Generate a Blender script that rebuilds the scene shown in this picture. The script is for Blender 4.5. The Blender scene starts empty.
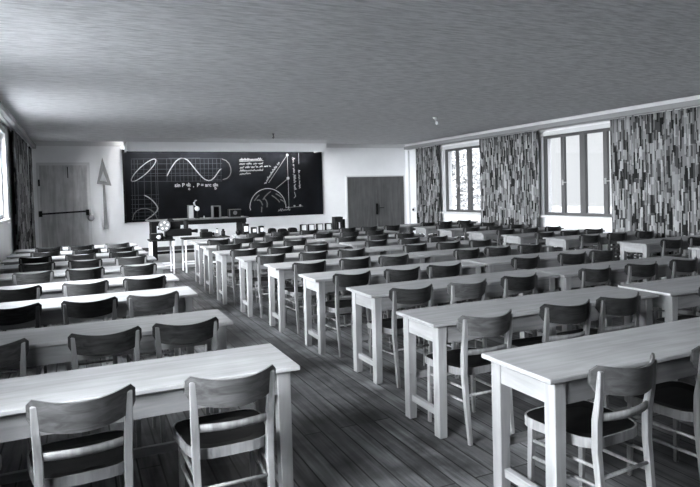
import bpy, bmesh, math, random
from mathutils import Vector, Matrix
rnd = random.Random(7)
PI = math.pi
sc = bpy.context.scene
COL = sc.collection

# ------------------------------------------------------------------ camera
YAW, PITCH, ROLL, F = 0.41164, 0.02695, 0.02695, 578.51
PCX, PCY, EYE = 333.01, 207.64, 1.6034
cy_, sy_, cp_, sp_ = math.cos(YAW), math.sin(YAW), math.cos(PITCH), math.sin(PITCH)
R0 = Vector((cy_, -sy_, 0)); FW = Vector((sy_*cp_, cy_*cp_, -sp_)); U0 = R0.cross(FW)
cr, sr = math.cos(ROLL), math.sin(ROLL)
RC = cr*R0 - sr*U0; UC = sr*R0 + cr*U0
cam_d = bpy.data.cameras.new('camera'); cam = bpy.data.objects.new('camera', cam_d); COL.objects.link(cam)
m = Matrix((RC, UC, -FW)).transposed().to_4x4(); m.translation = Vector((0, 0, EYE)); cam.matrix_world = m
cam_d.sensor_width = 36; cam_d.lens = 36*F/700
cam_d.shift_x = (350-PCX)/700; cam_d.shift_y = (PCY-243.5)/700
cam_d.clip_start = .05; cam_d.clip_end = 300
sc.camera = cam

# ------------------------------------------------------------------ materials
def nodes(name):
    mt = bpy.data.materials.new(name); mt.use_nodes = True
    nt = mt.node_tree
    return mt, nt, nt.nodes['Principled BSDF']
def g3(v, t=0.0): return (v*(1-t*.5), v, v*(1+t), 1)
def plain(name, v, rough=.6, t=.02, metal=0, coat=0):
    mt, nt, b = nodes(name)
    b.inputs['Base Color'].default_value = g3(v, t); b.inputs['Roughness'].default_value = rough
    b.inputs['Specular IOR Level'].default_value = .12 if v < .05 else .35
    b.inputs['Metallic'].default_value = metal; b.inputs['Coat Weight'].default_value = coat
    return mt
def ramp(nt, stops, interp='LINEAR'):
    r = nt.nodes.new('ShaderNodeValToRGB'); r.color_ramp.interpolation = interp
    e = r.color_ramp.elements
    while len(e) < len(stops): e.new(.5)
    for el, (p, v) in zip(e, stops): el.position = p; el.color = g3(v, .02)
    return r
def wood(name, dark, light, scale=(2, 22, 22), rough=.5, rand=.25, bump=.05, spec=.4, coat=0):
    mt, nt, b = nodes(name); N = nt.nodes; L = nt.links
    tc = N.new('ShaderNodeTexCoord'); mp = N.new('ShaderNodeMapping'); mp.inputs['Scale'].default_value = scale
    oi = N.new('ShaderNodeObjectInfo')
    ad = N.new('ShaderNodeVectorMath'); ad.operation = 'ADD'
    mu = N.new('ShaderNodeMath'); mu.operation = 'MULTIPLY'; mu.inputs[1].default_value = 37
    L.new(oi.outputs['Random'], mu.inputs[0]); L.new(tc.outputs['Object'], mp.inputs['Vector'])
    L.new(mp.outputs[0], ad.inputs[0]); L.new(mu.outputs[0], ad.inputs[1])
    n1 = N.new('ShaderNodeTexNoise'); n1.inputs['Scale'].default_value = 1.6; n1.inputs['Detail'].default_value = 6; n1.inputs['Distortion'].default_value = .8
    L.new(ad.outputs[0], n1.inputs['Vector'])
    r = ramp(nt, [(.3, dark), (.7, light)]); L.new(n1.outputs['Fac'], r.inputs[0])
    # larger blotches of wear
    n2 = N.new('ShaderNodeTexNoise'); n2.inputs['Scale'].default_value = 3.5; n2.inputs['Detail'].default_value = 3
    L.new(tc.outputs['Object'], n2.inputs['Vector'])
    mr = N.new('ShaderNodeMapRange'); mr.inputs['From Min'].default_value = .3; mr.inputs['From Max'].default_value = .7
    mr.inputs['To Min'].default_value = .86; mr.inputs['To Max'].default_value = 1.1; L.new(n2.outputs['Fac'], mr.inputs['Value'])
    rr = N.new('ShaderNodeMapRange'); rr.inputs['To Min'].default_value = 1-rand; rr.inputs['To Max'].default_value = 1+rand*.6
    L.new(oi.outputs['Random'], rr.inputs['Value'])
    m1 = N.new('ShaderNodeMath'); m1.operation = 'MULTIPLY'; L.new(mr.outputs[0], m1.inputs[0]); L.new(rr.outputs[0], m1.inputs[1])
    hs = N.new('ShaderNodeVectorMath'); hs.operation = 'SCALE'; L.new(r.outputs[0], hs.inputs[0]); L.new(m1.outputs[0], hs.inputs['Scale'])
    L.new(hs.outputs[0], b.inputs['Base Color'])
    b.inputs['Roughness'].default_value = rough; b.inputs['Specular IOR Level'].default_value = spec; b.inputs['Coat Weight'].default_value = coat
    b.inputs['Coat Roughness'].default_value = .25
    bp = N.new('ShaderNodeBump'); bp.inputs['Strength'].default_value = bump; L.new(n1.outputs['Fac'], bp.inputs['Height']); L.new(bp.outputs[0], b.inputs['Normal'])
    return mt
def plaster(name, a, c, scale=(3, 3, 3), bump=.15, detail=6, dist=.02, lo=.35, hi=.65):
    mt, nt, b = nodes(name); N = nt.nodes; L = nt.links
    tc = N.new('ShaderNodeTexCoord'); mp = N.new('ShaderNodeMapping'); mp.inputs['Scale'].default_value = scale
    L.new(tc.outputs['Object'], mp.inputs[0])
    n = N.new('ShaderNodeTexNoise'); n.inputs['Scale'].default_value = 1; n.inputs['Detail'].default_value = detail; n.inputs['Roughness'].default_value = .6
    L.new(mp.outputs[0], n.inputs['Vector'])
    r = ramp(nt, [(lo, a), (hi, c)]); L.new(n.outputs['Fac'], r.inputs[0]); L.new(r.outputs[0], b.inputs['Base Color'])
    b.inputs['Roughness'].default_value = .9; b.inputs['Specular IOR Level'].default_value = .1
    bp = N.new('ShaderNodeBump'); bp.inputs['Strength'].default_value = bump; bp.inputs['Distance'].default_value = dist
    L.new(n.outputs['Fac'], bp.inputs['Height']); L.new(bp.outputs[0], b.inputs['Normal'])
    return mt
def floor_mat():
    mt, nt, b = nodes('floorboards'); N = nt.nodes; L = nt.links
    tc = N.new('ShaderNodeTexCoord'); mp = N.new('ShaderNodeMapping'); mp.inputs['Rotation'].default_value = (0, 0, PI/2)
    L.new(tc.outputs['Object'], mp.inputs[0])
    br = N.new('ShaderNodeTexBrick'); L.new(mp.outputs[0], br.inputs['Vector'])
    br.inputs['Scale'].default_value = 1; br.inputs['Brick Width'].default_value = 2.6; br.inputs['Row Height'].default_value = .13
    br.inputs['Mortar Size'].default_value = .006; br.inputs['Mortar Smooth'].default_value = .3; br.offset = .37
    br.inputs['Color1'].default_value = g3(.045); br.inputs['Color2'].default_value = g3(.095); br.inputs['Mortar'].default_value = g3(.006)
    mp2 = N.new('ShaderNodeMapping'); mp2.inputs['Scale'].default_value = (28, 1.8, 1); L.new(tc.outputs['Object'], mp2.inputs[0])
    n = N.new('ShaderNodeTexNoise'); n.inputs['Scale'].default_value = 1; n.inputs['Detail'].default_value = 7; n.inputs['Distortion'].default_value = .6
    L.new(mp2.outputs[0], n.inputs['Vector'])
    n2 = N.new('ShaderNodeTexNoise'); n2.inputs['Scale'].default_value = 2.3; n2.inputs['Detail'].default_value = 5; L.new(tc.outputs['Object'], n2.inputs['Vector'])
    r1 = ramp(nt, [(.3, .5), (.7, 1.5)]); L.new(n.outputs['Fac'], r1.inputs[0])
    r2 = ramp(nt, [(.35, .35), (.65, 1.5)]); L.new(n2.outputs['Fac'], r2.inputs[0])
    a = N.new('ShaderNodeVectorMath'); a.operation = 'MULTIPLY'; c = N.new('ShaderNodeVectorMath'); c.operation = 'MULTIPLY'
    L.new(br.outputs['Color'], a.inputs[0]); L.new(r1.outputs[0], a.inputs[1]); L.new(a.outputs[0], c.inputs[0]); L.new(r2.outputs[0], c.inputs[1])
    L.new(c.outputs[0], b.inputs['Base Color']); b.inputs['Roughness'].default_value = .55; b.inputs['Specular IOR Level'].default_value = .22
    bp = N.new('ShaderNodeBump'); bp.inputs['Strength'].default_value = .3; bp.inputs['Distance'].default_value = .006
    L.new(n.outputs['Fac'], bp.inputs['Height']); L.new(bp.outputs[0], b.inputs['Normal'])
    return mt
def curtain_mat():
    # woven brush strokes: narrow columns cut into dashes of different grey
    mt, nt, b = nodes('printed_curtain'); N = nt.nodes; L = nt.links
    uv = N.new('ShaderNodeUVMap'); uv.uv_map = 'UVMap'
    sx = N.new('ShaderNodeSeparateXYZ'); L.new(uv.outputs[0], sx.inputs[0])
    def M(op, a, c=None):
        k = N.new('ShaderNodeMath'); k.operation = op
        for i, v in enumerate((a, c)):
            if v is None: continue
            if isinstance(v, (int, float)): k.inputs[i].default_value = v
            else: L.new(v, k.inputs[i])
        return k.outputs[0]
    def layer(cw, ch, seed):
        nz = N.new('ShaderNodeTexNoise'); nz.inputs['Scale'].default_value = 14; L.new(uv.outputs[0], nz.inputs['Vector'])
        u = M('ADD', sx.outputs[0], M('MULTIPLY', nz.outputs['Fac'], .012))
        col = M('FLOOR', M('DIVIDE', u, cw))
        w = N.new('ShaderNodeTexWhiteNoise'); w.noise_dimensions = '1D'; L.new(M('ADD', col, seed), w.inputs['W'])
        row = M('FLOOR', M('ADD', M('DIVIDE', sx.outputs[1], ch), M('MULTIPLY', w.outputs['Value'], 7)))
        cb = N.new('ShaderNodeCombineXYZ'); L.new(col, cb.inputs[0]); L.new(row, cb.inputs[1]); cb.inputs[2].default_value = seed
        w2 = N.new('ShaderNodeTexWhiteNoise'); w2.noise_dimensions = '3D'; L.new(cb.outputs[0], w2.inputs['Vector'])
        return w2.outputs['Value']
    r = ramp(nt, [(0, .012), (.30, .045), (.43, .12), (.58, .18), (.76, .27)], 'CONSTANT')
    mixv = M('ADD', M('MULTIPLY', layer(.030, .19, 3.1), .66), M('MULTIPLY', layer(.062, .33, 8.7), .34))
    L.new(mixv, r.inputs[0]); L.new(r.outputs[0], b.inputs['Base Color']); b.inputs['Roughness'].default_value = .9
    b.inputs['Specular IOR Level'].default_value = .1
    return mt
def glass_mat():
    mt = bpy.data.materials.new('window_glass'); mt.use_nodes = True; nt = mt.node_tree; nt.nodes.clear(); N = nt.nodes
    o = N.new('ShaderNodeOutputMaterial'); t = N.new('ShaderNodeBsdfTransparent'); t.inputs[0].default_value = (.93, .94, .95, 1)
    g = N.new('ShaderNodeBsdfGlossy'); g.inputs['Roughness'].default_value = .03
    lw = N.new('ShaderNodeLayerWeight'); lw.inputs[0].default_value = .5; pw = N.new('ShaderNodeMath'); pw.operation = 'POWER'; pw.inputs[1].default_value = 4
    f = N.new('ShaderNodeMath'); f.operation = 'MULTIPLY_ADD'; f.inputs[1].default_value = .5; f.inputs[2].default_value = .03; mx = N.new('ShaderNodeMixShader')
    nt.links.new(lw.outputs['Facing'], pw.inputs[0]); nt.links.new(pw.outputs[0], f.inputs[0])
    nt.links.new(f.outputs[0], mx.inputs[0]); nt.links.new(t.outputs[0], mx.inputs[1]); nt.links.new(g.outputs[0], mx.inputs[2]); nt.links.new(mx.outputs[0], o.inputs[0])
    return mt
def board_mat():
    mt, nt, b = nodes('blackboard_slate'); N = nt.nodes; L = nt.links
    tc = N.new('ShaderNodeTexCoord'); n = N.new('ShaderNodeTexNoise'); n.inputs['Scale'].default_value = 1.3; n.inputs['Detail'].default_value = 6
    L.new(tc.outputs['Object'], n.inputs['Vector']); r = ramp(nt, [(.35, .002), (.75, .008)]); L.new(n.outputs['Fac'], r.inputs[0])
    for e in r.color_ramp.elements: e.color = (e.color[0]*.9, e.color[1], e.color[2]*1.25, 1)
    L.new(r.outputs[0], b.inputs['Base Color']); b.inputs['Roughness'].default_value = .8; b.inputs['Specular IOR Level'].default_value = .06
    return mt
def lamp_mat(s):
    mt = bpy.data.materials.new('fluorescent_tube'); mt.use_nodes = True; b = mt.node_tree.nodes['Principled BSDF']
    b.inputs['Emission Color'].default_value = (1, 1, 1, 1); b.inputs['Emission Strength'].default_value = s
    return mt

M_WALL = plaster('wall_paint', .80, .86, (1.2, 1.2, 1.2), .03)
M_CEIL = plaster('rough_ceiling_plaster', .60, .86, (5, 26, 8), .7, 10, .03, .34, .6)
M_TRIM = plain('trim_paint', .62, .6)
M_RAIL = plain('rail_grey', .26, .6)
M_BASE = plain('baseboard_dark', .05, .6)
M_FLOOR = floor_mat()
M_DAIS = wood('dais_boards', .16, .24, (1.5, 12, 12), .6, 0)
M_TOP = wood('table_top_wood', .18, .26, (1.3, 16, 16), .5, .12)
M_TLEG = wood('table_frame_wood', .15, .22, (14, 14, 1.5), .55, .16)
M_TRAIL_SHADED = wood('table_rail_wood_shaded', .11, .17, (1.3, 16, 16), .55, .14)  # darker copy of the frame wood: shade of the long aprons in the colour
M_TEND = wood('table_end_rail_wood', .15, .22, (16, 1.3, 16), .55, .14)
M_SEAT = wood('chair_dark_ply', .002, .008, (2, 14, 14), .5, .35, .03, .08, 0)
M_BACK = wood('chair_back_ply', .006, .024, (3, 16, 26), .42, .5, .03, .12, 0)
M_BACKL = wood('lighter_chair_back_ply', .022, .07, (3, 16, 26), .4, .4, .03, .4, .15)
M_CLEGL = wood('lighter_chair_frame_wood', .10, .22, (16, 16, 2), .45, .3, .03, .4, .1)
M_CLEG = wood('chair_frame_wood', .05, .13, (16, 16, 2), .45, .4, .03, .4, .1)
M_DOORL = wood('pale_door_wood', .36, .56, (7, 7, .9), .6, 0)
M_DOORR = wood('grey_door_wood', .06, .10, (10, 10, .7), .55, 0)
M_FRAME = plain('window_frame_grey', .08, .5)
M_REVEAL = plain('window_reveal_white', .62, .6)
M_GLASS = glass_mat(); M_CURT = curtain_mat(); M_BOARD = board_mat()
M_CHALK = plain('chalk', .24, .9); M_CHALKF = plain('chalk_faint', .035, .9, .12)
M_SOOT = plain('grey_case_paint', .08, .5); M_BLACK = plain('black_paint', .004, .6); M_DARK = plain('dark_metal', .01, .6, .05)
M_WHITE = plain('white_paint', .6, .4); M_GREY = plain('grey_paint', .3, .5); M_STEEL = plain('steel', .5, .3, .02, .8)
M_REEL = plain('reel_metal', .12, .5); M_VAL = plain('valance_grey_paint', .85, .6)
M_TUBE = lamp_mat(90)
M_LEAF = wood('pale_leaves', .07, .12, (3, 3, 3), .7, 0); M_BARK = plain('bark', .12, .9); M_GRASS = plaster('lawn', .03, .06); M_BOUNCE = plaster('bounce_ground', .09, .12)
M_ARROW = wood('pale_tool_wood', .2, .28, (9, 9, 2), .6, 0)

# ------------------------------------------------------------------ mesh helpers
def box(bm, x0, x1, y0, y1, z0, z1):
    v = [bm.verts.new((x, y, z)) for z in (z0, z1) for y in (y0, y1) for x in (x0, x1)]
    for f in ((0, 2, 3, 1), (4, 5, 7, 6), (0, 1, 5, 4), (2, 6, 7, 3), (0, 4, 6, 2), (1, 3, 7, 5)):
        bm.faces.new([v[i] for i in f])
    return v
def sweep(bm, pts, sx, sy, side=None):
    # rectangular bar through pts; side = direction of its width
    pts = [Vector(p) for p in pts]; rings = []
    n = len(pts)
    for i, p in enumerate(pts):
        t = (pts[min(i+1, n-1)]-pts[max(i-1, 0)]).normalized()
        s = Vector(side) if side else Vector((1, 0, 0))
        s = (s - t*s.dot(t)).normalized(); q = t.cross(s)
        a = sx[i]/2 if isinstance(sx, (list, tuple)) else sx/2
        b = sy[i]/2 if isinstance(sy, (list, tuple)) else sy/2
        rings.append([bm.verts.new(p+s*u*a+q*w*b) for u, w in ((-1, -1), (1, -1), (1, 1), (-1, 1))])
    for A, B in zip(rings, rings[1:]):
        for k in range(4): bm.faces.new((A[k], A[(k+1) % 4], B[(k+1) % 4], B[k]))
    bm.faces.new(rings[0][::-1]); bm.faces.new(rings[-1])
def tube(bm, pts, r, n=8):
    pts = [Vector(p) for p in pts]; rings = []
    for i, p in enumerate(pts):
        t = (pts[min(i+1, len(pts)-1)]-pts[max(i-1, 0)]).normalized()
        s = Vector((0, 0, 1)) if abs(t.z) < .9 else Vector((1, 0, 0))
        s = (s-t*s.dot(t)).normalized(); q = t.cross(s)
        rr = r[i] if isinstance(r, (list, tuple)) else r
        rings.append([bm.verts.new(p+(s*math.cos(2*PI*k/n)+q*math.sin(2*PI*k/n))*rr) for k in range(n)])
    for A, B in zip(rings, rings[1:]):
        for k in range(n): bm.faces.new((A[k], A[(k+1) % n], B[(k+1) % n], B[k]))
    bm.faces.new(rings[0][::-1]); bm.faces.new(rings[-1])
def lathe(bm, prof, n=20, c=(0, 0, 0), axis='z'):
    rings = []
    for r, h in prof:
        ring = []
        for k in range(n):
            a = 2*PI*k/n; p = (r*math.cos(a), r*math.sin(a), h)
            if axis == 'y': p = (p[0], h, p[1])
            if axis == 'x': p = (h, p[0], p[1])
            ring.append(bm.verts.new(Vector(p)+Vector(c)))
        rings.append(ring)
    for A, B in zip(rings, rings[1:]):
        for k in range(n): bm.faces.new((A[k], A[(k+1) % n], B[(k+1) % n], B[k]))
    bm.faces.new(rings[0][::-1]); bm.faces.new(rings[-1])
def obj(name, bm, mat, parent=None, smooth=False, bevel=0):
    if bevel:
        bmesh.ops.bevel(bm, geom=list(bm.edges), offset=bevel, segments=1, affect='EDGES')
    bmesh.ops.recalc_face_normals(bm, faces=bm.faces)
    me = bpy.data.meshes.new(name); bm.to_mesh(me); bm.free()
    if smooth:
        for p in me.polygons: p.use_smooth = True
    me.materials.append(mat); o = bpy.data.objects.new(name, me); COL.objects.link(o)
    if parent: o.parent = parent
    return o
def B(name, dims, mat, parent=None, bevel=0):
    bm = bmesh.new(); box(bm, *dims); return obj(name, bm, mat, parent, bevel=bevel)
def thing(name, label, cat, loc=(0, 0, 0), rz=0, group=None):
    o = bpy.data.objects.new(name, None); COL.objects.link(o); o.location = loc; o.rotation_euler = (0, 0, rz)
    o.empty_display_size = .1
    return tag(o, label, cat, group)
def tag(o, label, cat, group=None):
    o['label'] = label; o['category'] = cat
    if group: o['group'] = group
    return o
def struct(o, label=None, cat=None):
    o['kind'] = 'structure'
    if label: o['label'] = label
    if cat: o['category'] = cat
    return o
def dup(root, loc, rz, label, group=None):
    r = root.copy(); COL.objects.link(r); r.location = loc; r.rotation_euler = (0, 0, rz)
    r['label'] = label
    if group: r['group'] = group
    for ch in root.children:
        c = ch.copy(); COL.objects.link(c); c.parent = r
        for gch in ch.children:
            d = gch.copy(); COL.objects.link(d); d.parent = c
    return r

# ------------------------------------------------------------------ room shell
XL, XR, YB, YF, H = -1.17, 9.85, -2.2, 16.5, 3.1
struct(B('floor', (XL-.3, XR+.3, YB-.3, YF+.3, -.1, 0), M_FLOOR), 'worn dark wooden floorboards running towards the blackboard', 'floor')
struct(B('ceiling', (XL-.3, XR+.3, YB-.3, YF+.3, H, H+.12), M_CEIL), 'grey rough-plastered ceiling', 'ceiling')
struct(B('wall_back', (XL-.3, XR+.3, YF, YF+.25, 0, H), M_WALL), 'pale plaster wall behind the blackboard', 'wall')
struct(B('wall_front', (XL-.3, XR+.3, YB-.25, YB, 0, H), M_WALL), 'plain pale wall behind the camera', 'wall')
WR = [(12.04, 14.32), (8.08, 10.37), (4.13, 6.42), (.18, 2.47)]
WL = [(14.6, 15.4), (9.0, 11.4), (4.7, 7.0), (.5, 2.35)]  # last opening is unseen, added to brighten the nearest tables
def wall_with_holes(name, x0, x1, holes, z0, z1, label):
    bm = bmesh.new(); hs = sorted(holes)
    box(bm, x0, x1, YB, YF, 0, z0); box(bm, x0, x1, YB, YF, z1, H)
    y = YB
    for a, b in hs:
        box(bm, x0, x1, y, a, z0, z1); y = b
    box(bm, x0, x1, y, YF, z0, z1)
    return struct(obj(name, bm, M_WALL), label, 'wall')
wall_with_holes('wall_right', XR, XR+.28, WR, .94, 2.76, 'pale side wall with the large windows and printed curtains')
wall_with_holes('wall_left', XL-.28, XL, WL, 1.30, 2.76, 'pale side wall beside the left block of tables')
def window(n, xa, xb, ya, yb, z0, z1, label, s):
    # s = +1: outside lies towards +x
    x_in = xa
    root = thing('window_%d' % n, label, 'window'); root['kind'] = 'structure'; del root['category']
    root['category'] = 'window'
    fx0 = x_in + s*.05; fx1 = x_in + s*.11
    bm = bmesh.new(); lo, hi = min(fx0, fx1), max(fx0, fx1); w = .065
    box(bm, lo, hi, ya, yb, z0, z0+w); box(bm, lo, hi, ya, yb, z1-w, z1)
    box(bm, lo, hi, ya, ya+w, z0+w, z1-w); box(bm, lo, hi, yb-w, yb, z0+w, z1-w)
    k = (yb-ya)/4
    for i in (1, 2, 3):
        c = ya+k*i; ww = .07 if i == 2 else .05
        box(bm, lo-(.01 if s < 0 else .02 if i == 2 else 0), hi, c-ww, c+ww, z0+w, z1-w)
    wf = obj('window_frame', bm, M_FRAME, root)
    mid = (lo+hi)/2
    for i in range(4):
        B('window_pane', (mid-.003, mid+.003, ya+k*i+.05, ya+k*(i+1)-.05, z0+.06, z1-.06), M_GLASS, root)
        h = bmesh.new(); xh = lo-.02 if s > 0 else hi+.02
        if i in (0, 2):
            box(h, xh-.012, xh+.012, ya+k*(i+1)-.03, ya+k*(i+1)+.0, 1.62, 1.74); box(h, xh-.018, xh+.018, ya+k*(i+1)-.1, ya+k*(i+1)-.03, 1.67, 1.69)
            obj('window_handle', h, M_STEEL, wf)
        else: h.free()
    bm = bmesh.new(); a, b = sorted((x_in-s*.02, x_in+s*.001)); t = .085
    box(bm, a, b, ya-t, yb+t, z1, z1+t); box(bm, a, b, ya-t, ya, z0, z1); box(bm, a, b, yb, yb+t, z0, z1)
    obj('window_casing', bm, M_REVEAL, root)
    a, b = sorted((x_in-s*(.14 if s > 0 else .06), x_in+s*.05))
    B('window_sill', (a, b, ya-.1, yb+.1, z0-.05, z0-.001), M_REVEAL, root, .005)
    return root
WN = ['four-light grey framed window nearest the double door', 'four-light grey framed window between the two large curtains', 'four-light grey window nearest the camera on the right', 'grey framed window beside the camera on the right']
for i, (a, b) in enumerate(WR): window(i+1, XR, XR, a, b, .94, 2.76, WN[i], 1)
WN2 = ['window half hidden by the left curtain beside the pale door', 'second window from the pale door in the left wall', 'third window from the pale door in the left wall', 'unseen window added in the left wall to light the nearest tables', 'rearmost window in the left wall']
for i, (a, b) in enumerate(WL): window(i+5, XL, XL, a, b, 1.30, 2.76, WN2[i], -1)  # sill raised so the light passes over the left tables
# trims
struct(B('trim_1', (XL, XR, YF-.05, YF, 2.98, H), M_TRIM), 'light moulding where ceiling meets blackboard wall', 'trim')
struct(B('trim_2', (XR-.05, XR, YB, YF-.05, 3.0, H), M_TRIM), 'light moulding along the ceiling above the right windows', 'trim')
struct(B('trim_3', (XL, XL+.04, YB, YF-.05, 3.02, H), M_TRIM), 'light moulding along the ceiling above the left windows', 'trim')
struct(B('baseboard_back', (XL, XR, YF-.025, YF, 0, .22), M_BASE), 'dark skirting board under the blackboard', 'baseboard')
struct(B('baseboard_right', (XR-.025, XR, YB, YF-.03, 0, .1), M_BASE), 'dark skirting board under the right windows', 'baseboard')
struct(B('baseboard_left', (XL, XL+.025, YB, YF-.03, 0, .1), M_BASE), 'dark skirting board under the left windows', 'baseboard')
struct(B('trim_4', (.75, 7.35, 13.15, YF-.03, 0, .12), M_DAIS), 'low wooden platform below the blackboard', 'platform')

# curtain rails + curtains
def curtain(y0, y1, x, label, amp=.045, z0=.28, z1=2.9, seed=0, sgn=1):
    r = random.Random(seed); bm = bmesh.new(); uvl = bm.loops.layers.uv.new('UVMap')
    L_ = y1-y0; n = max(12, int(L_*34)); fold = r.uniform(.15, .19)
    rows = 14; grid = []; ul = []
    for j in range(rows+1):
        z = z0+(z1-z0)*j/rows; row = []; uu = []; s = 0; prev = None
        for i in range(n+1):
            t = i/n; y = y0+L_*t
            ph = 2*PI*y/fold+.8*math.sin(y*5.1+seed)+.12*math.sin(z*1.3+seed)
            a = amp*(.55+.45*(1-j/rows))*(1+.3*math.sin(y*7+seed))
            p = Vector((x+a*math.sin(ph)*sgn, y+.02*math.cos(ph)+.006*math.sin(z*2+seed), z))
            if prev is not None: s += (p-prev).length
            prev = p; row.append(bm.verts.new(p)); uu.append(s)
        grid.append(row); ul.append(uu)
    for j in range(rows):
        for i in range(n):
            f = bm.faces.new((grid[j][i], grid[j][i+1], grid[j+1][i+1], grid[j+1][i]))
            zz = [z0+(z1-z0)*q/rows for q in (j, j, j+1, j+1)]
            us = (ul[rows//2][i], ul[rows//2][i+1], ul[rows//2][i+1], ul[rows//2][i])
            for lp, a, b in zip(f.loops, us, zz): lp[uvl].uv = (a+seed*3.3, b)
    o = obj('curtain', bm, M_CURT, smooth=True)
    sm = o.modifiers.new('thickness', 'SOLIDIFY'); sm.thickness = .006
    return tag(o, label, 'curtain', 'printed curtains at the windows')
curtain(14.35, 15.62, XR-.17, 'narrow curtain with dark brushstroke print beside the double door', seed=1)
curtain(10.3, 12.42, XR-.17, 'wide curtain with dark brushstroke print between the two right windows', seed=2)
curtain(6.25, 8.35, XR-.17, 'curtain with brushstroke print at the right picture edge', seed=3)
curtain(2.5, 4.3, XR-.17, 'curtain with brushstroke print hanging nearest the camera on the right', seed=4)
curtain(12.0, 14.7, XL+.10, 'curtain with dark print at the left picture edge', .035, seed=5, sgn=-1)
curtain(15.55, 16.2, XL+.10, 'narrow curtain with dark print in the corner beside the pale door', .035, seed=6, sgn=-1)
r_ = thing('curtain_rail', 'long grey curtain rail along the right wall above the windows', 'curtain rail')
B('rail_board', (XR-.28, XR-.05, YB+.02, 16.12, 2.90, 2.995), M_RAIL, r_, .004)
B('rail_track', (XR-.2, XR-.14, YB+.05, 16.05, 2.885, 2.9), M_STEEL, r_)
r_ = thing('curtain_rail', 'grey curtain rail along the left wall above the dark curtain', 'curtain rail')
B('rail_board', (XL+.04, XL+.2, YB+.02, 16.4, 2.90, 3.0), M_RAIL, r_, .004)
B('rail_track', (XL+.08, XL+.13, YB+.05, 16.35, 2.885, 2.9), M_STEEL, r_)
# pipe and switch on the right wall by the corner
bm = bmesh.new(); tube(bm, [(XR-.03, 16.25, .1), (XR-.03, 16.25, 2.88)], .022, 10)
tag(obj('heating_pipe', bm, M_REVEAL, smooth=True), 'thin white vertical pipe in the corner right of the double door', 'pipe')
t = thing('light_switch', 'small dark switch on the wall beside the narrow curtain', 'switch', (XR-.02, 16.0, .97))
B('switch_plate', (-.02, .018, -.06, .06, -.07, .07), M_REVEAL, t, .004); B('switch_knob', (-.05, -.02, -.035, .035, -.035, .035), M_BLACK, t, .006)

# ------------------------------------------------------------------ doors
d = thing('door_1', 'pale wooden door with a horizontal push bar at the left', 'door', (0, YF, 0)); d['kind'] = 'structure'
leaf = B('door_leaf', (-.93, .19, -.04, -.002, .02, 2.48), M_DOORL, d, .003)
bm = bmesh.new(); box(bm, -.99, -.93, -.055, -.002, 0, 2.48); box(bm, .19, .26, -.055, -.002, 0, 2.48); box(bm, -.99, .26, -.06, -.002, 2.48, 2.55)
obj('door_frame', bm, M_REVEAL, d)
bm = bmesh.new(); tube(bm, [(-.93, -.1, 1.24), (.2, -.1, 1.28)], .022, 8); bar = obj('push_bar', bm, M_DARK, leaf, True)
for x in (-.93, .17):
    B('bar_bracket', (x-.04, x+.04, -.12, -.04, 1.17, 1.32), M_BLACK, leaf, .005)
bm = bmesh.new(); lathe(bm, [(.02, -.02), (.075, -.03), (.09, -.06), (.075, -.09), (.02, -.1)], 14, (.25, 0, 1.1), 'y'); obj('door_knob', bm, M_RAIL, d, True)
B('hinge', (-.96, -.92, -.08, -.04, 1.95, 2.12), M_BLACK, d)
B('door_closer', (-.28, -.26, -.06, -.03, 2.15, 2.44), M_DARK, leaf)
d = thing('door_2', 'dark grey wooden double door right of the blackboard', 'door', (0, YF, 0)); d['kind'] = 'structure'
B('door_leaf', (7.70, 8.70, -.05, -.002, .01, 2.06), M_DOORR, d, .004); leaf = B('door_leaf', (8.712, 9.73, -.05, -.002, .01, 2.06), M_DOORR, d, .004)
B('door_handle', (8.68, 8.73, -.12, -.045, .85, 1.2), M_BLACK, leaf, .006)
B('key_plate', (8.82, 8.98, -.058, -.048, 1.045, 1.065), M_DARK, leaf)
bm = bmesh.new(); box(bm, 7.66, 7.70, -.03, -.002, 0, 2.09); box(bm, 9.73, 9.77, -.03, -.002, 0, 2.09); box(bm, 7.66, 9.77, -.03, -.002, 2.06, 2.1)
obj('door_frame', bm, M_REVEAL, d)

# set square on the wall
bm = bmesh.new()
def prism(bm, poly, y0, y1):
    a = [bm.verts.new((x, y0, z)) for x, z in poly]; b = [bm.verts.new((x, y1, z)) for x, z in poly]
    n = len(poly)
    for k in range(n): bm.faces.new((a[k], a[(k+1) % n], b[(k+1) % n], b[k]))
    return a, b
outer = [(.575, 2.68), (.78, 1.93), (.42, 1.99)]; inner = [(.585, 2.32), (.67, 2.04), (.50, 2.07)]
t = thing('blackboard_set_square', 'large wooden triangle on a long handle hanging beside the pale door', 'drawing tool', (0, YF-.05, 0))
a, b = prism(bm, outer, 0, .02); c, d_ = prism(bm, inner, 0, .02)
for k in range(3):
    k2 = (k+1) % 3
    bm.faces.new((a[k], a[k2], c[k2], c[k])); bm.faces.new((b[k], b[k2], d_[k2], d_[k]))
obj('triangle', bm, M_ARROW, t)
bm = bmesh.new(); a, b = prism(bm, [(.565, 2.05), (.615, 2.05), (.66, .78), (.56, .78)], .021, .04); bm.faces.new(a); bm.faces.new(b[::-1])
obj('handle', bm, M_ARROW, t)

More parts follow.
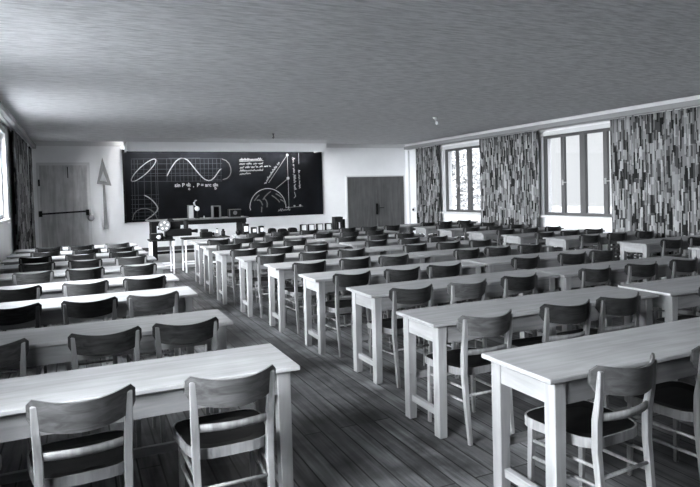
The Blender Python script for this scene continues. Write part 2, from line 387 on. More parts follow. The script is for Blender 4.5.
# ------------------------------------------------------------------ blackboard
bb = thing('blackboard', 'wide blackboard with chalk curves, a globe sketch and notes', 'blackboard', (0, 0, 0))
B('board_panel', (1.09, 6.85, YF-.06, YF-.002, .93, 2.88), M_BOARD, bb, .004)
B('board_rim', (1.075, 1.125, YF-.075, YF-.002, .92, 2.89), M_BLACK, bb)
YC = YF-.0615
def bp(u, v):
    # picture reading of a chalk mark -> (X, Z) on the board's face
    du, dv = u-PCX, v-PCY; a = (du*cr-dv*sr)/F; b_ = (du*sr+dv*cr)/F
    dd = R0*a - U0*b_ + FW; k = YC/dd.y
    return dd.x*k, EYE+dd.z*k
def stroke(bm, pts, w):
    for (x0, z0), (x1, z1) in zip(pts, pts[1:]):
        dx, dz = x1-x0, z1-z0; l = math.hypot(dx, dz) or 1e-6
        nx, nz = -dz/l*w/2, dx/l*w/2; ex, ez = dx/l*w*.3, dz/l*w*.3
        q = [(x0-ex+nx, z0-ez+nz), (x1+ex+nx, z1+ez+nz), (x1+ex-nx, z1+ez-nz), (x0-ex-nx, z0-ez-nz)]
        A, C_ = [bm.verts.new((x, YC-.003, z)) for x, z in q], [bm.verts.new((x, YC, z)) for x, z in q]
        bm.faces.new(A)
        for k in range(4): bm.faces.new((A[k], A[(k+1) % 4], C_[(k+1) % 4], C_[k]))
def chalk(name, lists, w, mat=M_CHALK):
    bm = bmesh.new()
    for pts in lists: stroke(bm, [bp(*p) for p in pts], w)
    return obj(name, bm, mat, bb)
el = [(143.6+12.0*math.cos(a)+2.5*math.sin(a), 170.2-10.7*math.cos(a)+3.3*math.sin(a)) for a in [2*PI*k/40 for k in range(41)]]
chalk('chalk_ellipse', [el], .023)
chalk('chalk_parabola', [[(144.4, 195.2), (148.5, 197.3), (152, 200), (154.8, 203), (157, 206), (157.8, 208.5), (157, 211), (154.6, 213.5), (151, 216.5), (148, 218.5), (145.6, 220.2)]], .027)
sine = []
for k in range(41):
    u = 167.2+(220.6-167.2)*k/40
    v = 166.8-9.2*math.sin((u-169.5)/(51.0)*2*PI) - .0*(u-167)
    sine.append((u, v+1.2 if k < 3 else v))
sine[0] = (167, 176.0)
sine = [(167, 175.8), (169, 171.8), (171, 168.3), (173.5, 164.4), (176, 161.2), (178.5, 159.2), (181.5, 158.2), (184.5, 158.5), (187.5, 160), (190, 162.6), (193, 166.5), (196, 170.2), (199, 173.8), (202, 177), (205, 179.5), (208.5, 180.7), (211.5, 180), (214.5, 177.3), (217, 173.7), (219.5, 170.2), (221, 169)]
chalk('chalk_sine_curve', [sine], .027)
grid = []
for v in (159, 164, 169.4, 173.5, 176, 181.5): grid.append([(131, v), (222, v-.6)])
for u in (131.3, 134, 137.3, 143.6, 150.5, 155.3, 157.2): grid.append([(u, 160), (u+1.6, 220.5)])
for v in (195.5, 199.7, 204.6, 208.5, 212.5, 216.4, 220): grid.append([(131+.2*(v-195)/5, v), (159, v-.9)])
for u in (166.6, 171, 175, 179.7, 183.4, 187.6, 191.8, 195.5, 200, 204, 208.3, 212.4, 216.6, 220.6): grid.append([(u, 159), (u+.5, 181.5)])
chalk('chalk_grid', grid, .011, M_CHALKF)
chalk('chalk_construction_arcs', [[(132.5, 219.5), (134, 214), (137, 210.6), (141, 208.8), (146, 208.5), (150, 209.5), (153, 211.5), (155.5, 214.5), (157.5, 219)],
      [(222, 159), (226, 160.5), (229, 163.5), (230.8, 168), (231, 172), (229.8, 175.5), (227, 178.3), (223, 179.5)]], .022, plain('chalk_soft', .08, .9))
chalk('chalk_axes', [[(221, 168.5), (221, 181)], [(213, 179.5), (221, 179.5)], [(169, 158.2), (200, 158.0)], [(179, 175.4), (197, 175.2)]], .013, M_CHALKF)
# earth sketch with the two lines up to the mast
arc = [(267.9-18.0*math.cos(PI*k/28)-0*k, 207.5-19.0*math.sin(PI*k/28)) for k in range(29)]
arc = [(250.6, 210)]+arc+[(286.8, 207.5)]
chalk('chalk_globe_outline', [arc], .020)
chalk('chalk_globe_map', [[(257, 200.2), (259.5, 200), (261.3, 202), (262.5, 205)], [(263, 199.5), (265, 196.5), (268, 193.5), (270.5, 191.6)], [(264, 198.2), (266.3, 200.5), (267.3, 203.5), (267, 207)],
      [(272, 195.5), (275, 197.5), (278, 200), (279.5, 202)], [(276, 193.8), (279, 195.5), (281.5, 197.5)], [(254.5, 200.5), (257.5, 196.5), (259, 195)], [(280.5, 199.5), (284, 201.5), (285.2, 204)], [(261.8, 207), (261.5, 212)]], .030, plain('chalk_mid', .07, .9))
chalk('chalk_sight_lines', [[(287.2, 155), (289, 206.8)], [(287.2, 155), (268.7, 182.8)], [(288.2, 178.3), (276, 188.5)], [(287, 207.7), (303, 206)], [(298.6, 152.6), (298.8, 164)]], .013, plain('chalk_line', .15, .9))
bm = bmesh.new()
for u, v, r in ((287.2, 155, .04), (288, 178.2, .045), (288.6, 207.4, .03), (294.5, 206, .03), (300.2, 205.5, .035)):
    x, z = bp(u, v)
    vs = [bm.verts.new((x+r*math.cos(2*PI*k/10), YC-.003, z+r*math.sin(2*PI*k/10))) for k in range(10)]; bm.faces.new(vs)
    vs2 = [bm.verts.new((p.co.x, YC, p.co.z)) for p in vs]
    for k in range(10): bm.faces.new((vs[k], vs[(k+1) % 10], vs2[(k+1) % 10], vs2[k]))
obj('chalk_dots', bm, M_CHALK, bb)
def scribble(p0, p1, h, seed, n=None, gap=.16):
    # a line of handwriting: rows of small joined strokes with word gaps
    r = random.Random(seed); L_ = math.hypot(p1[0]-p0[0], p1[1]-p0[1]); n = n or int(L_/.75)
    dx, dy = (p1[0]-p0[0])/L_, (p1[1]-p0[1])/L_; out = []; cur = []
    for i in range(n):
        s = L_*i/n
        if r.random() < gap and len(cur) > 3: out.append(cur); cur = []; continue
        hh = h*(r.choice((.5, .5, .6, 1))) * (1 if i % 2 else 0) - (h*.2 if r.random() < .08 else 0)
        s += r.uniform(-.2, .2)
        cur.append((p0[0]+dx*s+dy*hh, p0[1]+dy*s-dx*hh))
    if len(cur) > 1: out.append(cur)
    return out
soft = plain('chalk_writing', .18, .9)
chalk('chalk_heading', scribble((239.5, 160.3), (262.5, 159.8), 2.0, 3, gap=.03)+[[(239.5, 161.2), (263, 160.6)]], .016, soft)
chalk('chalk_notes', scribble((239.5, 164.6), (263.8, 164), 2.0, 4)+scribble((239.8, 168.4), (271, 166.6), 2.0, 5)+scribble((240, 171.5), (264, 170.6), 1.8, 6, gap=.05)+scribble((240, 174.8), (252, 173.6), 1.8, 7), .017, soft)
chalk('chalk_notes', scribble((267, 181.4), (280, 162), 2.2, 8, gap=.04)+scribble((264.5, 183.7), (268.5, 183.3), 1.8, 9), .017, soft)
chalk('chalk_notes', scribble((292.6, 158), (294.4, 192), 2.2, 10, gap=.1)+[[(294.5, 192), (295.5, 196), (294.2, 198)]]+scribble((298.2, 170), (299.6, 189), 1.8, 11, gap=.1), .017, soft)
chalk('chalk_notes', scribble((278.5, 211.2), (291, 209.8), 2.2, 12, gap=.05), .016, soft)
def text(s, u, v, size):
    x, z = bp(u, v); cu = bpy.data.curves.new('chalk_formula', 'FONT'); cu.body = s; cu.size = size; cu.extrude = .0012; cu.offset = .003
    to = bpy.data.objects.new('chalk_formula', cu); COL.objects.link(to)
    bpy.context.view_layer.update()
    me = bpy.data.meshes.new_from_object(to.evaluated_get(bpy.context.evaluated_depsgraph_get()))
    bpy.data.objects.remove(to); me.materials.clear(); me.materials.append(M_CHALK)
    o = bpy.data.objects.new('chalk_formula', me); COL.objects.link(o); o.parent = bb
    o.rotation_euler = (PI/2, 0, 0); o.location = (x, YC-.0015, z)
text('sin P =', 174.6, 187, .145); text('b', 188.2, 185.6, .12); text('c', 188.3, 190, .12); text(',  P = arc sin', 193, 186.8, .14); text('a', 214.5, 185.2, .12); text('b', 214.5, 189.4, .12)
chalk('chalk_formula', [[(187.6, 186.2), (190.6, 186.1)], [(214, 185.8), (217, 185.7)]], .016)

# light trough above the board
t = thing('blackboard_light_trough', 'long pale light trough hung above the blackboard', 'lamp', (0, 0, 0))
bm = bmesh.new(); box(bm, 1.12, 6.52, 15.30, 15.33, 2.76, 3.0); box(bm, 1.12, 1.15, 15.33, 16.2, 2.80, 3.0); box(bm, 6.49, 6.52, 15.33, 16.2, 2.80, 3.0)
obj('front_panel', bm, M_VAL, t)
bm = bmesh.new(); a, b = [], []
for x, dst in ((1.10, a), (6.54, b)):
    for y, z in ((15.27, 3.002), (15.27, 3.02), (15.24, 3.098), (16.25, 3.098), (16.25, 3.002)): dst.append(bm.verts.new((x, y, z)))
for k in range(5): bm.faces.new((a[k], a[(k+1) % 5], b[(k+1) % 5], b[k]))
bm.faces.new(a); bm.faces.new(b[::-1]); obj('top_board', bm, M_REVEAL, t)
for k in range(4):
    bm = bmesh.new(); x = 1.3+k*1.3; tube(bm, [(x, 16.05, 2.88), (x+1.15, 16.05, 2.88)], .019, 8); obj('lamp_tube', bm, M_TUBE, t, True)

# ceiling marks
t = thing('ceiling_hook', 'small dark hook on the ceiling in front of the light trough', 'hook', (4.47, 13.84, H))
bm = bmesh.new(); tube(bm, [(0, 0, 0), (0, 0, -.05), (.02, 0, -.09), (0, 0, -.12), (-.02, 0, -.09)], .012, 6); obj('hook_body', bm, M_BLACK, t)
bm = bmesh.new(); lathe(bm, [(.035, 0), (.03, -.015)], 10); obj('hook_plate', bm, M_BLACK, t)
t = thing('ceiling_fitting', 'tiny white fitting hanging crooked from the grey ceiling', 'ceiling fitting', (6.86, 10.25, H), .3)
bm = bmesh.new(); lathe(bm, [(.05, 0), (.045, -.02), (.02, -.03)], 14); obj('ceiling_plate', bm, M_WHITE, t, True)
bm = bmesh.new(); tube(bm, [(0, 0, -.028), (.012, 0, -.06), (.04, 0, -.085)], .012, 8); obj('stem', bm, M_WHITE, t, True)
bm = bmesh.new(); tube(bm, [(.035, 0, -.08), (.06, 0, -.105), (.075, 0, -.14)], [.015, .04, .03], 12); obj('socket', bm, M_WHITE, t, True)

# ------------------------------------------------------------------ tables and chairs
TD, TH = .484, .75
def make_table(L_, label):
    t = thing('classroom_table', label, 'table')
    B('tabletop', (0, L_, -TD, 0, TH-.024, TH), M_TOP, t, .004)
    a = .045; l = .068
    for x in (a, L_-a-l):
        for y in (-TD+.022, -.022-l):
            bm = bmesh.new(); v = box(bm, x, x+l, y, y+l, 0, TH-.0245)
            ins = .012 * (1 if x < 1 else -1)
            for k in (0, 1, 2, 3):
                v[k].co.x += 0 if (k % 2 == 0) == (x < 1) else -ins   # taper on the inner face
            obj('leg', bm, M_TLEG, t, bevel=.003)
    z0 = TH-.024-.115
    bm = bmesh.new(); box(bm, a+l, L_-a-l, -TD+.03, -TD+.052, z0, TH-.025); obj('apron', bm, M_TRAIL_SHADED, t)
    bm = bmesh.new(); box(bm, a+l, L_-a-l, -.052, -.03, z0, TH-.025); obj('apron', bm, M_TRAIL_SHADED, t)
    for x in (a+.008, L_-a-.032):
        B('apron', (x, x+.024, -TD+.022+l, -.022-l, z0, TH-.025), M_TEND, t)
    for x in (a+.018, L_-a-.05):
        B('stretcher', (x, x+.032, -TD+.022+l, -.022-l, .125, .17), M_TEND, t, .002)
    B('stretcher', (a+l, L_-a-l, -.07, -.045, .27, .315), M_TRAIL_SHADED, t, .002)
    return t
def make_chair(label, back, frame):
    t = thing('wooden_chair', label, 'chair')
    # seat
    bm = bmesh.new(); out = []
    for k in range(28):
        a = 2*PI*k/28; c, s = math.cos(a), math.sin(a)
        x = .205*math.copysign(abs(c)**.45, c); y = .20*math.copysign(abs(s)**.45, s)
        x *= 1+.12*y/.2
        out.append((x, y+.235))
    lo = [bm.verts.new((x, y, .445)) for x, y in out]; hi = [bm.verts.new((x, y, .46)) for x, y in out]
    mid = [bm.verts.new((x*.7, .235+(y-.235)*.7, .452)) for x, y in out]
    for k in range(28):
        k2 = (k+1) % 28; bm.faces.new((lo[k], lo[k2], hi[k2], hi[k])); bm.faces.new((hi[k], hi[k2], mid[k2], mid[k]))
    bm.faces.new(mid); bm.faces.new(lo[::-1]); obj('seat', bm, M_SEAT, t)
    bm = bmesh.new(); a2 = [bm.verts.new((x*1.04, .235+(y-.235)*1.04, .462)) for x, y in out]; b2 = [bm.verts.new((x*1.04, .235+(y-.235)*1.04, .415)) for x, y in out]
    a3 = [bm.verts.new((x*1.003, .235+(y-.235)*1.003, .462)) for x, y in out]; b3 = [bm.verts.new((x*1.003, .235+(y-.235)*1.003, .415)) for x, y in out]
    for k in range(28):
        k2 = (k+1) % 28
        for p, q in ((a2, b2), (b2, b3), (b3, a3), (a3, a2)): bm.faces.new((p[k], p[k2], q[k2], q[k]))
    obj('seat_frame', bm, frame, t)
    # curved back board
    bm = bmesh.new(); nx, nz, w = 20, 6, .208; F_, K_ = [], []
    for i in range(nx+1):
        u = -1+2*i/nx; x = w*u; e = abs(u)
        rnd_ = 1-math.sqrt(max(0, 1-max(0, (e-.86)/.14)**2))
        zt = .800+.020*u*u-.03*rnd_; zb = .675+.022*e**2.2+.035*rnd_
        y = -.088+.106*u*u; ra, rb = [], []
        for j in range(nz+1):
            z = zb+(zt-zb)*j/nz; lean = -.12*(z-.73)
            ra.append(bm.verts.new((x, y+lean-.006, z))); rb.append(bm.verts.new((x, y+lean+.006, z)))
        F_.append(ra); K_.append(rb)
    for i in range(nx):
        for j in range(nz):
            bm.faces.new((F_[i][j], F_[i+1][j], F_[i+1][j+1], F_[i][j+1])); bm.faces.new((K_[i][j], K_[i][j+1], K_[i+1][j+1], K_[i+1][j]))
        bm.faces.new((F_[i][0], K_[i][0], K_[i+1][0], F_[i+1][0])); bm.faces.new((F_[i][nz], F_[i+1][nz], K_[i+1][nz], K_[i][nz]))
    for i in (0, nx):
        for j in range(nz): bm.faces.new((F_[i][j], F_[i][j+1], K_[i][j+1], K_[i][j]))
    o = obj('backrest', bm, back, t, True)
    em = o.modifiers.new('edges', 'EDGE_SPLIT'); em.split_angle = .7
    for s in (-1, 1):
        bm = bmesh.new()
        sweep(bm, [(s*.165, -.03, 0), (s*.167, -.008, .2), (s*.170, .012, .42), (s*.171, .008, .56), (s*.176, -.012, .68), (s*.180, -.022, .79)], [.026, .03, .034, .036, .032, .026], [.024, .03, .034, .034, .026, .016])
        obj('leg', bm, frame, t, bevel=.003)
        bm = bmesh.new(); sweep(bm, [(s*.185, .40, 0), (s*.178, .385, .42)], [.022, .034], [.022, .034]); obj('leg', bm, frame, t, bevel=.003)
        for z in (.26, .345):
            bm = bmesh.new(); tube(bm, [(s*.169, .005, z), (s*.181, .392, z-.01)], .0095, 6); obj('stretcher', bm, frame, t, True)
    bm = bmesh.new(); tube(bm, [(-.166, .0, .30), (.166, .0, .30)], .0095, 6); obj('stretcher', bm, frame, t, True)
    bm = bmesh.new(); tube(bm, [(-.18, .39, .31), (.18, .39, .31)], .0095, 6); obj('stretcher', bm, frame, t, True)
    # curved lower rail between the posts
    bm = bmesh.new(); sweep(bm, [(.172*u, .006-.035*(1-u*u), .575) for u in [-1+.2*k for k in range(11)]], .012, .034, side=(0, 1, 0)); obj('back_rail', bm, frame, t, True)
    return t
ORD = ['nearest', 'second', 'third', 'fourth', 'fifth', 'sixth', 'seventh', 'eighth', 'ninth', 'tenth']
def colname(c): return {'L': 'column left of the aisle', 'A': 'column right of the aisle', 'B': 'centre column', 'C': 'column by the windows'}[c]
TABLES = {  # column: (left x, far edge y, chair centres)
 'L': [(-1.0, 3.163, (-.60, -.02, .60)), (-1.05, 4.324, (-.50, .12, .585)), (-1.06, 5.554, (-.5, .05, .52)), (-1.06, 6.6, (-.56, .03, .565)), (-1.03, 7.75, (-.5, .03, .60)),
       (-1.03, 8.78, (-.52, .04, .60)), (-1.05, 9.68, (-.60, -.02, .56)), (-1.05, 10.5, (-.52, .06, .57)), (-1.05, 11.4, (-.5, 0., .56))],
 'A': [(1.87, 2.424, (2.29, 2.97, 3.58)), (2.018, 3.564, (2.38, 3.07, 3.58)), (2.147, 4.679, (2.51, 3.1, 3.7)), (2.077, 5.721, (2.46, 3.08, 3.6)), (2.02, 6.79, (2.43, 3.08, 3.59)),
       (1.92, 7.80, (2.30, 2.93, 3.5)), (1.82, 8.83, (2.20, 2.8, 3.4)), (1.83, 9.85, (2.22, 2.82, 3.4)), (1.88, 10.95, (2.29, 2.8, 3.38)), (2.95, 12.15, (3.34, 3.9, 4.55))],
 'B': [(4.15, 3.52, (4.6, 5.2, 5.8)), (4.22, 4.66, (4.57, 5.2, 5.82)), (4.16, 5.74, (4.67, 5.38, 5.92)), (4.1, 6.83, (4.68, 5.2, 5.78)), (4.02, 7.86, (4.5, 5.1, 5.7)),
       (3.97, 8.88, (4.4, 5.05, 5.6)), (3.94, 9.9, (4.35, 5.0, 5.55)), (3.99, 10.98, (4.35, 4.95, 5.5)), (5.06, 12.2, (5.45, 6.0, 6.6))],
 'C': [(7.3, 5.1, (7.7, 8.3, 8.9)), (7.3, 6.2, (7.7, 8.3, 8.85)), (7.05, 7.44, (7.5, 8.12, 8.74)), (6.93, 8.35, (7.4, 8.0, 8.6)), (6.93, 9.36, (7.4, 8.0, 8.6)), (6.95, 10.4, (7.4, 8.0, 8.6)), (7.0, 11.45, (7.45, 8.05, 8.65)), (7.3, 12.6, (7.75, 8.3, 8.85))]}
SEAT = ['left', 'middle', 'right']
first_t = {}; first_c = {}
for c in 'LABC':
    L_ = {'L': 1.97, 'A': 2.05, 'B': 2.05, 'C': 2.05}[c]
    for i, (x, y, cs) in enumerate(TABLES[c]):
        lab = 'long pale wooden table, %s%s in the %s' % (ORD[i], '' if i == 0 else ' from the camera', colname(c))
        rz = rnd.uniform(-.006, .006)
        if L_ not in first_t:
            tb = first_t[L_] = make_table(L_, lab); tb.location = (x, y, 0); tb.rotation_euler.z = 0; tb['group'] = 'long wooden tables in rows'
        else: dup(first_t[L_], (x, y, 0), rz, lab, 'long wooden tables in rows')
        for k, xc in enumerate(cs):
            xc -= {'L': 0, 'A': .03, 'B': .03, 'C': 0}[c] + (.035 if (c, i) == ('A', 0) else .045 if c == 'A' and i > 1 and k else .02 if c in 'AB' and k else 0)
            lab = 'curved-back wooden chair, %s seat at the %s table of the %s' % (SEAT[k], ORD[i] if i == 0 else ORD[i]+'-nearest', colname(c))
            loc = (xc+rnd.uniform(-.01, .01), y-TD-.085+rnd.uniform(-.03, .02), 0); rz = rnd.uniform(-.07, .07)
            if (c, i, k) == ('L', 0, 1): rz = .05
            worn = (c == 'L' and (i == 0 or (i+k) % 3 == 1)) or (c, i, k) in (('A', 0, 0), ('A', 1, 0), ('A', 2, 1))  # picks the chairs that get the lighter-toned back and frame
            if worn not in first_c:
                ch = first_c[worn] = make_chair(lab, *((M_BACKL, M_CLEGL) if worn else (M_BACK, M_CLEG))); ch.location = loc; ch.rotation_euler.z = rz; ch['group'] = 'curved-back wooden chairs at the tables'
            else: dup(first_c[worn], loc, rz, lab, 'curved-back wooden chairs at the tables')

# ------------------------------------------------------------------ lab desk on the platform
t = thing('demonstration_desk', 'long dark demonstration desk on the platform before the blackboard', 'desk', (0, 14.2, .12))
B('desktop', (1.42, 3.80, -.3, .35, .905, .935), M_SOOT, t, .004)
B('fascia', (1.50, 3.74, -.27, .3, .80, .904), M_BLACK, t)
for x in (1.5, 3.62):
    bm = bmesh.new(); box(bm, x, x+.11, -.26, .28, 0, .80); obj('side_panel', bm, M_BLACK, t, bevel=.004)
B('footrail', (1.61, 3.62, .2, .24, .10, .16), M_DARK, t)
DZ = 1.056
t = thing('equipment_case', 'tall pale case standing left on the dark demonstration desk', 'case', (2.43, 14.15, DZ))
B('case_body', (-.065, .065, -.08, .08, 0, .32), M_SOOT, t, .004); B('case_front', (-.055, .05, -.084, -.08, .01, .31), M_GREY, t)
t = thing('globe_lamp', 'lamp with round white ball and curved arm on the demonstration desk', 'lamp', (2.58, 14.1, DZ))
bm = bmesh.new(); lathe(bm, [(.06, 0), (.06, .02), (.015, .03), (.012, .18)], 14); obj('lamp_base', bm, M_DARK, t, True)
bm = bmesh.new(); lathe(bm, [(.008, .175)]+[(.058*math.sin(PI*k/10), .235-.058*math.cos(PI*k/10)) for k in range(1, 10)]+[(.008, .293)], 18); obj('lamp_ball', bm, M_TRIM, t, True)
bm = bmesh.new(); tube(bm, [(-.01, 0, .28), (-.06, 0, .33), (-.07, 0, .38), (-.04, 0, .43), (.0, 0, .44)], [.008, .018, .026, .02, .006], 8); obj('lamp_arm', bm, M_GREY, t, True)
t = thing('open_frame_box', 'upright open box with pale edges standing mid-desk', 'box', (3.05, 14.15, DZ))
bm = bmesh.new(); box(bm, -.105, -.075, -.08, .1, 0, .27); box(bm, .085, .1, -.08, .1, 0, .27); box(bm, -.105, .1, -.08, .1, .2701, .29); obj('box_shell', bm, M_SOOT, t)
B('box_back', (-.074, .084, .07, .09, 0, .27), M_BLACK, t)
t = thing('dial_instrument', 'low instrument with a round dial at the right end of the desk', 'instrument', (3.5, 14.15, DZ))
B('instrument_body', (-.15, .15, -.08, .1, 0, .19), M_BLACK, t, .006)
bm = bmesh.new(); lathe(bm, [(.05, -.081), (.05, -.09), (.04, -.092)], 16, (0, 0, .1), 'y'); obj('dial', bm, M_SOOT, t)
bm = bmesh.new(); box(bm, -.15, .15, -.088, -.08, .175, .19); box(bm, -.15, -.125, -.088, -.08, 0, .174); obj('front_trim', bm, M_SOOT, t)
bm = bmesh.new(); tube(bm, [(0, 0, 0), (0, 0, .06)], .012, 6)
o = obj('desk_tap', bm, M_STEEL, None, True); o.location = (2.72, 14.0, DZ); tag(o, 'small metal tap at the middle of the dark demonstration desk', 'tap')

# white-legged stands in front of the platform
def stand(L_, label, loc):
    t = thing('white_legged_table', label, 'table', loc)
    B('tabletop', (0, L_, -.25, .25, .69, .715), M_DARK, t, .003)
    for x in (.02, L_-.05):
        for y in (-.23, .19): B('leg', (x, x+.032, y, y+.032, 0, .689), M_TRIM, t, .004)
    for y in (-.22, .2): B('stretcher', (.053, L_-.051, y, y+.022, .17, .20), M_WHITE, t)
    return t
stand(.50, 'small table with white legs below the projector, left of the pair', (1.27, 12.5, 0))
stand(.97, 'wider table with white legs beside the aisle, before the platform', (1.95, 12.5, 0))
SZ = .715
t = thing('film_projector', 'dark film projector with a round pale reel on the white-legged tables', 'projector', (1.62, 12.5, SZ))
B('projector_base', (-.03, .12, -.16, .16, 0, .05), M_BLACK, t, .006)
B('projector_body', (-.02, .52, -.12, .12, .0501, .20), M_BLACK, t, .015)
bm = bmesh.new(); lathe(bm, [(.045, 0), (.05, .03), (.05, .16), (.03, .19)], 16, (.42, 0, .2)); obj('lamp_housing', bm, M_DARK, t)
bm = bmesh.new(); lathe(bm, [(.03, 0), (.035, .1), (.042, .1), (.042, .14)], 14, (.52, 0, .14), 'x'); obj('lens', bm, M_DARK, t)
bm = bmesh.new(); box(bm, -.16, .3, -.03, .03, .2001, .24); box(bm, .1, .3, -.06, .06, .241, .36); tube(bm, [(-.02, -.02, .22), (-.04, -.06, .3)], .015, 6); obj('reel_arm', bm, M_BLACK, t)
bm = bmesh.new()
lathe(bm, [(.02, -.145), (.115, -.145), (.12, -.135), (.12, -.125), (.02, -.125)], 26, (-.04, 0, .285), 'y'); reel = obj('film_reel', bm, M_REEL, t)
bm = bmesh.new()
for k in range(5):
    a = 2*PI*k/5+.3; lathe(bm, [(.022, -.149), (.022, -.1455)], 10, (-.04+.068*math.cos(a), 0, .285+.068*math.sin(a)), 'y')
obj('reel_openings', bm, M_TRIM, reel)
bm = bmesh.new(); lathe(bm, [(.05, .03), (.095, .03), (.095, .045), (.05, .045)], 22, (.1, 0, .33), 'y'); obj('take_up_reel', bm, M_DARK, t)
t = thing('amplifier_box', 'dark box with a white knob left of the projector', 'box', (1.42, 12.5, SZ))
B('box_body', (-.12, .13, -.2, .1, 0, .13), M_BLACK, t, .006)
bm = bmesh.new(); lathe(bm, [(.01, -.2)]+[(.04*math.sin(PI*k/8), -.24-.04*math.cos(PI*(8-k)/8)*-1) for k in range(1, 8)][:0]+[(.04, -.21), (.045, -.23), (.03, -.26), (.01, -.265)], 14, (.03, 0, .06), 'y'); obj('white_knob', bm, M_WHITE, t, True)
t = thing('dark_apparatus', 'low dark apparatus right of the film projector', 'apparatus', (2.46, 12.42, SZ))
B('apparatus_body', (-.13, .1, -.1, .12, .0, .11), M_BLACK, t, .01); B('apparatus_hood', (-.12, .02, -.07, .09, .1101, .17), M_DARK, t, .01)
bm = bmesh.new(); lathe(bm, [(.03, .1), (.034, .16)], 12, (0, 0, .06), 'x'); obj('apparatus_lens', bm, M_DARK, t)
t = thing('white_bottle', 'white bottle beside the dark canister before the blackboard', 'bottle', (2.70, 12.5, SZ))
bm = bmesh.new(); lathe(bm, [(.048, 0), (.05, .01), (.05, .10), (.02, .13), (.018, .155)], 16); obj('bottle_body', bm, M_WHITE, t, True)
bm = bmesh.new(); lathe(bm, [(.022, .1551), (.022, .17)], 12); obj('bottle_cap', bm, M_BLACK, t)
t = thing('dark_canister', 'dark canister standing right beside the white bottle', 'canister', (2.83, 12.5, SZ))
bm = bmesh.new(); lathe(bm, [(.045, 0), (.045, .11)], 14); obj('canister_body', bm, M_DARK, t, True)
bm = bmesh.new(); lathe(bm, [(.03, .1101), (.028, .145), (.01, .15)], 12); obj('canister_lid', bm, M_BLACK, t, True)
t = thing('dark_flask', 'round dark flask on the furthest table, left of the white-scaled instruments', 'flask', (3.03, 11.97, TH+.001))
bm = bmesh.new(); lathe(bm, [(.03, 0)]+[(.058*math.sin(PI*k/9), .058-.058*math.cos(PI*k/9)) for k in range(2, 8)]+[(.018, .12)], 14); obj('flask_body', bm, M_BLACK, t, True)
bm = bmesh.new(); lathe(bm, [(.02, .1201), (.022, .14)], 10); obj('flask_stopper', bm, M_DARK, t)
# set of instruments along the furthest tables
TY = 11.97
def inst(name, cat, label, x, w, h, front, body=M_BLACK, dep=.12, group=None, dy=0):
    t = thing(name, label, cat, (x, TY+dy, TH+.001), 0, group)
    B('case', (-w/2, w/2, -dep/2, dep/2, 0, h), body, t, .008)
    if front == 'white': B('scale_plate', (-w*.34, w*.34, -dep/2-.004, -dep/2, h*.3, h*.78), M_WHITE, t)
    elif front == 'dial':
        bm = bmesh.new(); lathe(bm, [(min(w, h)*.25, -dep/2-.001), (min(w, h)*.25, -dep/2-.008)], 16, (0, 0, h*.55), 'y'); obj('dial', bm, M_GREY, t)
    return t
inst('measuring_instrument', 'instrument', 'tallest of the three dark instruments with white scales', 3.19, .13, .23, 'white')
inst('measuring_instrument', 'instrument', 'left of the two small dark instruments with white scales', 3.37, .11, .15, 'white')
inst('measuring_instrument', 'instrument', 'right of the two small dark instruments with white scales', 3.535, .10, .17, 'white')
def dome(x, w, h, label):
    t = thing('covered_meter', label, 'instrument', (x, TY, TH+.001), 0, 'dark rounded meters on the furthest table')
    bm = bmesh.new(); a, b = [], []
    for k in range(13):
        q = PI*k/12; px, pz = -w/2*math.copysign(abs(math.cos(q))**.5, math.cos(q)), h*math.sin(q)**.6 if 0 < k < 12 else 0
        a.append(bm.verts.new((px, -.06, pz))); b.append(bm.verts.new((px, .06, pz)))
    for k in range(12): bm.faces.new((a[k], a[k+1], b[k+1], b[k]))
    bm.faces.new(a); bm.faces.new(b[::-1]); bm.faces.new((a[0], b[0], b[-1], a[-1])); obj('meter_case', bm, M_BLACK, t)
    B('meter_foot', (-w/2-.008, w/2+.008, -.065, .065, -.0005, .012), M_DARK, t)
dome(3.775, .16, .11, 'leftmost of three low dark rounded meters on the furthest table')
dome(4.01, .18, .09, 'middle of three low dark rounded meters on the furthest table')
dome(4.24, .19, .10, 'rightmost of three low dark rounded meters on the furthest table')
WH = ['leftmost', 'second from left', 'second from right', 'rightmost']
for k, x in enumerate((4.50, 4.68, 4.885, 5.095)):
    t = thing('framed_scale', '%s of the four small frames with white faces' % WH[k], 'instrument', (x, TY, TH+.001), 0, 'four white-faced frames on the furthest table')
    bm = bmesh.new(); w, h, f = .15, .155, .014
    box(bm, -w/2, w/2, -.03, .03, 0, f); box(bm, -w/2, w/2, -.03, .03, h-f, h); box(bm, -w/2, -w/2+f*1.4, -.03, .03, f, h-f); box(bm, w/2-f, w/2, -.03, .03, f, h-f)
    obj('frame', bm, M_BLACK, t); B('white_face', (-w/2+f*1.4, w/2-f, -.02, .02, f, h-f), M_WHITE, t)
t = thing('coil_apparatus', 'large dark apparatus with coils beside the double door', 'instrument', (5.36, TY, TH+.001))
B('apparatus_case', (-.13, .08, -.06, .1, 0, .29), M_DARK, t, .008); B('side_case', (.0801, .14, -.04, .08, 0, .23), M_BLACK, t, .006)
for k in range(3):
    bm = bmesh.new(); lathe(bm, [(.02, .0), (.02, .14)], 10, (-.085+.06*k, -.085, .03)); obj('coil', bm, M_GREY if k % 2 else M_BLACK, t)

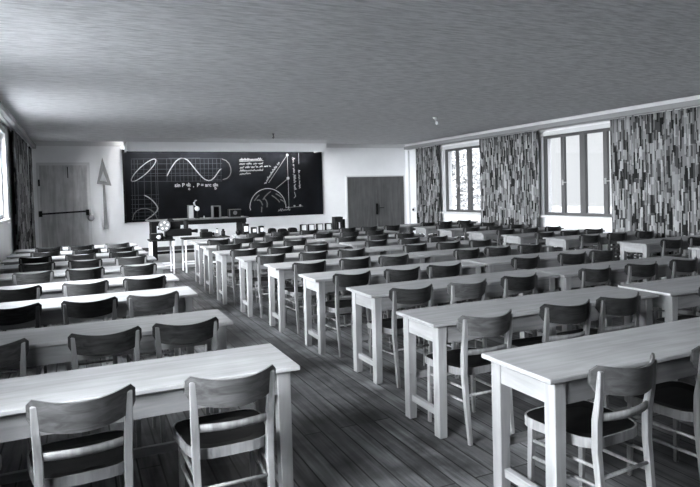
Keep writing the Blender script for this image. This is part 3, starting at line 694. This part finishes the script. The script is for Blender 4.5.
# ------------------------------------------------------------------ outside
struct(B('ground', (-40, XR+.3, -40, 70, -1.2, -1.1), M_BOUNCE), 'unseen ground left of the building, kept lighter to bounce light', 'ground')  # invented surface, lighter than the lawn to bounce light onto the ceiling
struct(B('ground', (XR+.3, 60, -40, 70, -1.2, -1.1), M_GRASS), 'lawn outside the right windows', 'ground')
def tree(x, y, h, label, seed):
    r = random.Random(seed); t = thing('garden_tree', label, 'tree', (x, y, -1.1), 0, 'trees outside the right windows')
    bm = bmesh.new(); tube(bm, [(0, 0, 0), (.1, .05, h*.4), (0, .1, h*.8)], [.2, .15, .05], 8)
    for k in range(7):
        a = r.uniform(0, 6.28); z = h*r.uniform(.3, .7); tube(bm, [(0.05, 0.05, z), (math.cos(a)*1.6, math.sin(a)*1.6, z+r.uniform(.6, 1.4))], [.06, .02], 5)
    obj('trunk', bm, M_BARK, t)
    bm = bmesh.new()
    for k in range(3800):
        a, b = r.uniform(0, 2*PI), r.uniform(-1, 1); rr = r.random()**.45
        c = Vector((math.cos(a)*math.sqrt(1-b*b)*rr*2.4, math.sin(a)*math.sqrt(1-b*b)*rr*2.4, h*.58+b*rr*h*.45))
        q = Matrix.Rotation(r.uniform(0, 6), 3, 'X') @ Matrix.Rotation(r.uniform(0, 6), 3, 'Z'); s = r.uniform(.07, .14)
        bm.faces.new([bm.verts.new(c+q @ Vector(p)*s) for p in ((-1, 0, 0), (0, -.55, .1), (1, 0, 0), (0, .55, .1))])
    o = obj('foliage', bm, M_LEAF, t); o['kind'] = 'stuff'
tree(17.5, 24.5, 6.5, 'pale leafy tree seen through the window nearest the double door, right one', 1)
tree(20.5, 30.5, 7.5, 'pale leafy tree seen through the window nearest the double door, left one', 2)

# ------------------------------------------------------------------ light
SKY_GLOW, SKY_BASE = 108, .55
w = bpy.data.worlds.new('hazy_sky'); sc.world = w; w.use_nodes = True; nt = w.node_tree; bg = nt.nodes['Background']
# bright haze low in the sky on the left, behind the camera; plain light overcast elsewhere
tc = nt.nodes.new('ShaderNodeTexCoord'); dt = nt.nodes.new('ShaderNodeVectorMath'); dt.operation = 'DOT_PRODUCT'
dt.inputs[1].default_value = Vector((-.88, -.40, .22)).normalized()
nt.links.new(tc.outputs['Generated'], dt.inputs[0])
mr = nt.nodes.new('ShaderNodeMapRange'); mr.inputs['From Min'].default_value = .15; mr.inputs['From Max'].default_value = 1
pw = nt.nodes.new('ShaderNodeMath'); pw.operation = 'POWER'; pw.inputs[1].default_value = 2.0
ml = nt.nodes.new('ShaderNodeMath'); ml.operation = 'MULTIPLY_ADD'; ml.inputs[1].default_value = SKY_GLOW; ml.inputs[2].default_value = SKY_BASE
nt.links.new(dt.outputs['Value'], mr.inputs['Value']); nt.links.new(mr.outputs[0], pw.inputs[0]); nt.links.new(pw.outputs[0], ml.inputs[0])
bg.inputs['Color'].default_value = (.98, 1, 1.02, 1); nt.links.new(ml.outputs[0], bg.inputs['Strength'])
def portal(x, ya, yb, s):
    l = bpy.data.lights.new('window_portal', 'AREA'); l.shape = 'RECTANGLE'; l.size = yb-ya; l.size_y = 1.82; l.cycles.is_portal = True
    o = bpy.data.objects.new('window_portal', l); COL.objects.link(o); o.location = (x, (ya+yb)/2, 1.85)
    # area lights shine along -Z: turn it to face into the room
    d = Vector((-s, 0, 0)); o.rotation_mode = 'QUATERNION'
    o.rotation_quaternion = Matrix((Vector((0, 1, 0)), Vector((0, 0, 1)).cross(Vector((0, 1, 0))) if False else (-d).cross(Vector((0, 1, 0))), -d)).transposed().to_quaternion()
for a, b in WR: portal(XR+.3, a, b, 1)
for a, b in WL: portal(XL-.3, a, b, -1)

sc.view_settings.view_transform = 'Standard'; sc.view_settings.look = 'None'; sc.view_settings.gamma = 1
sc.view_settings.use_curve_mapping = False; sc.view_settings.exposure = 0.9
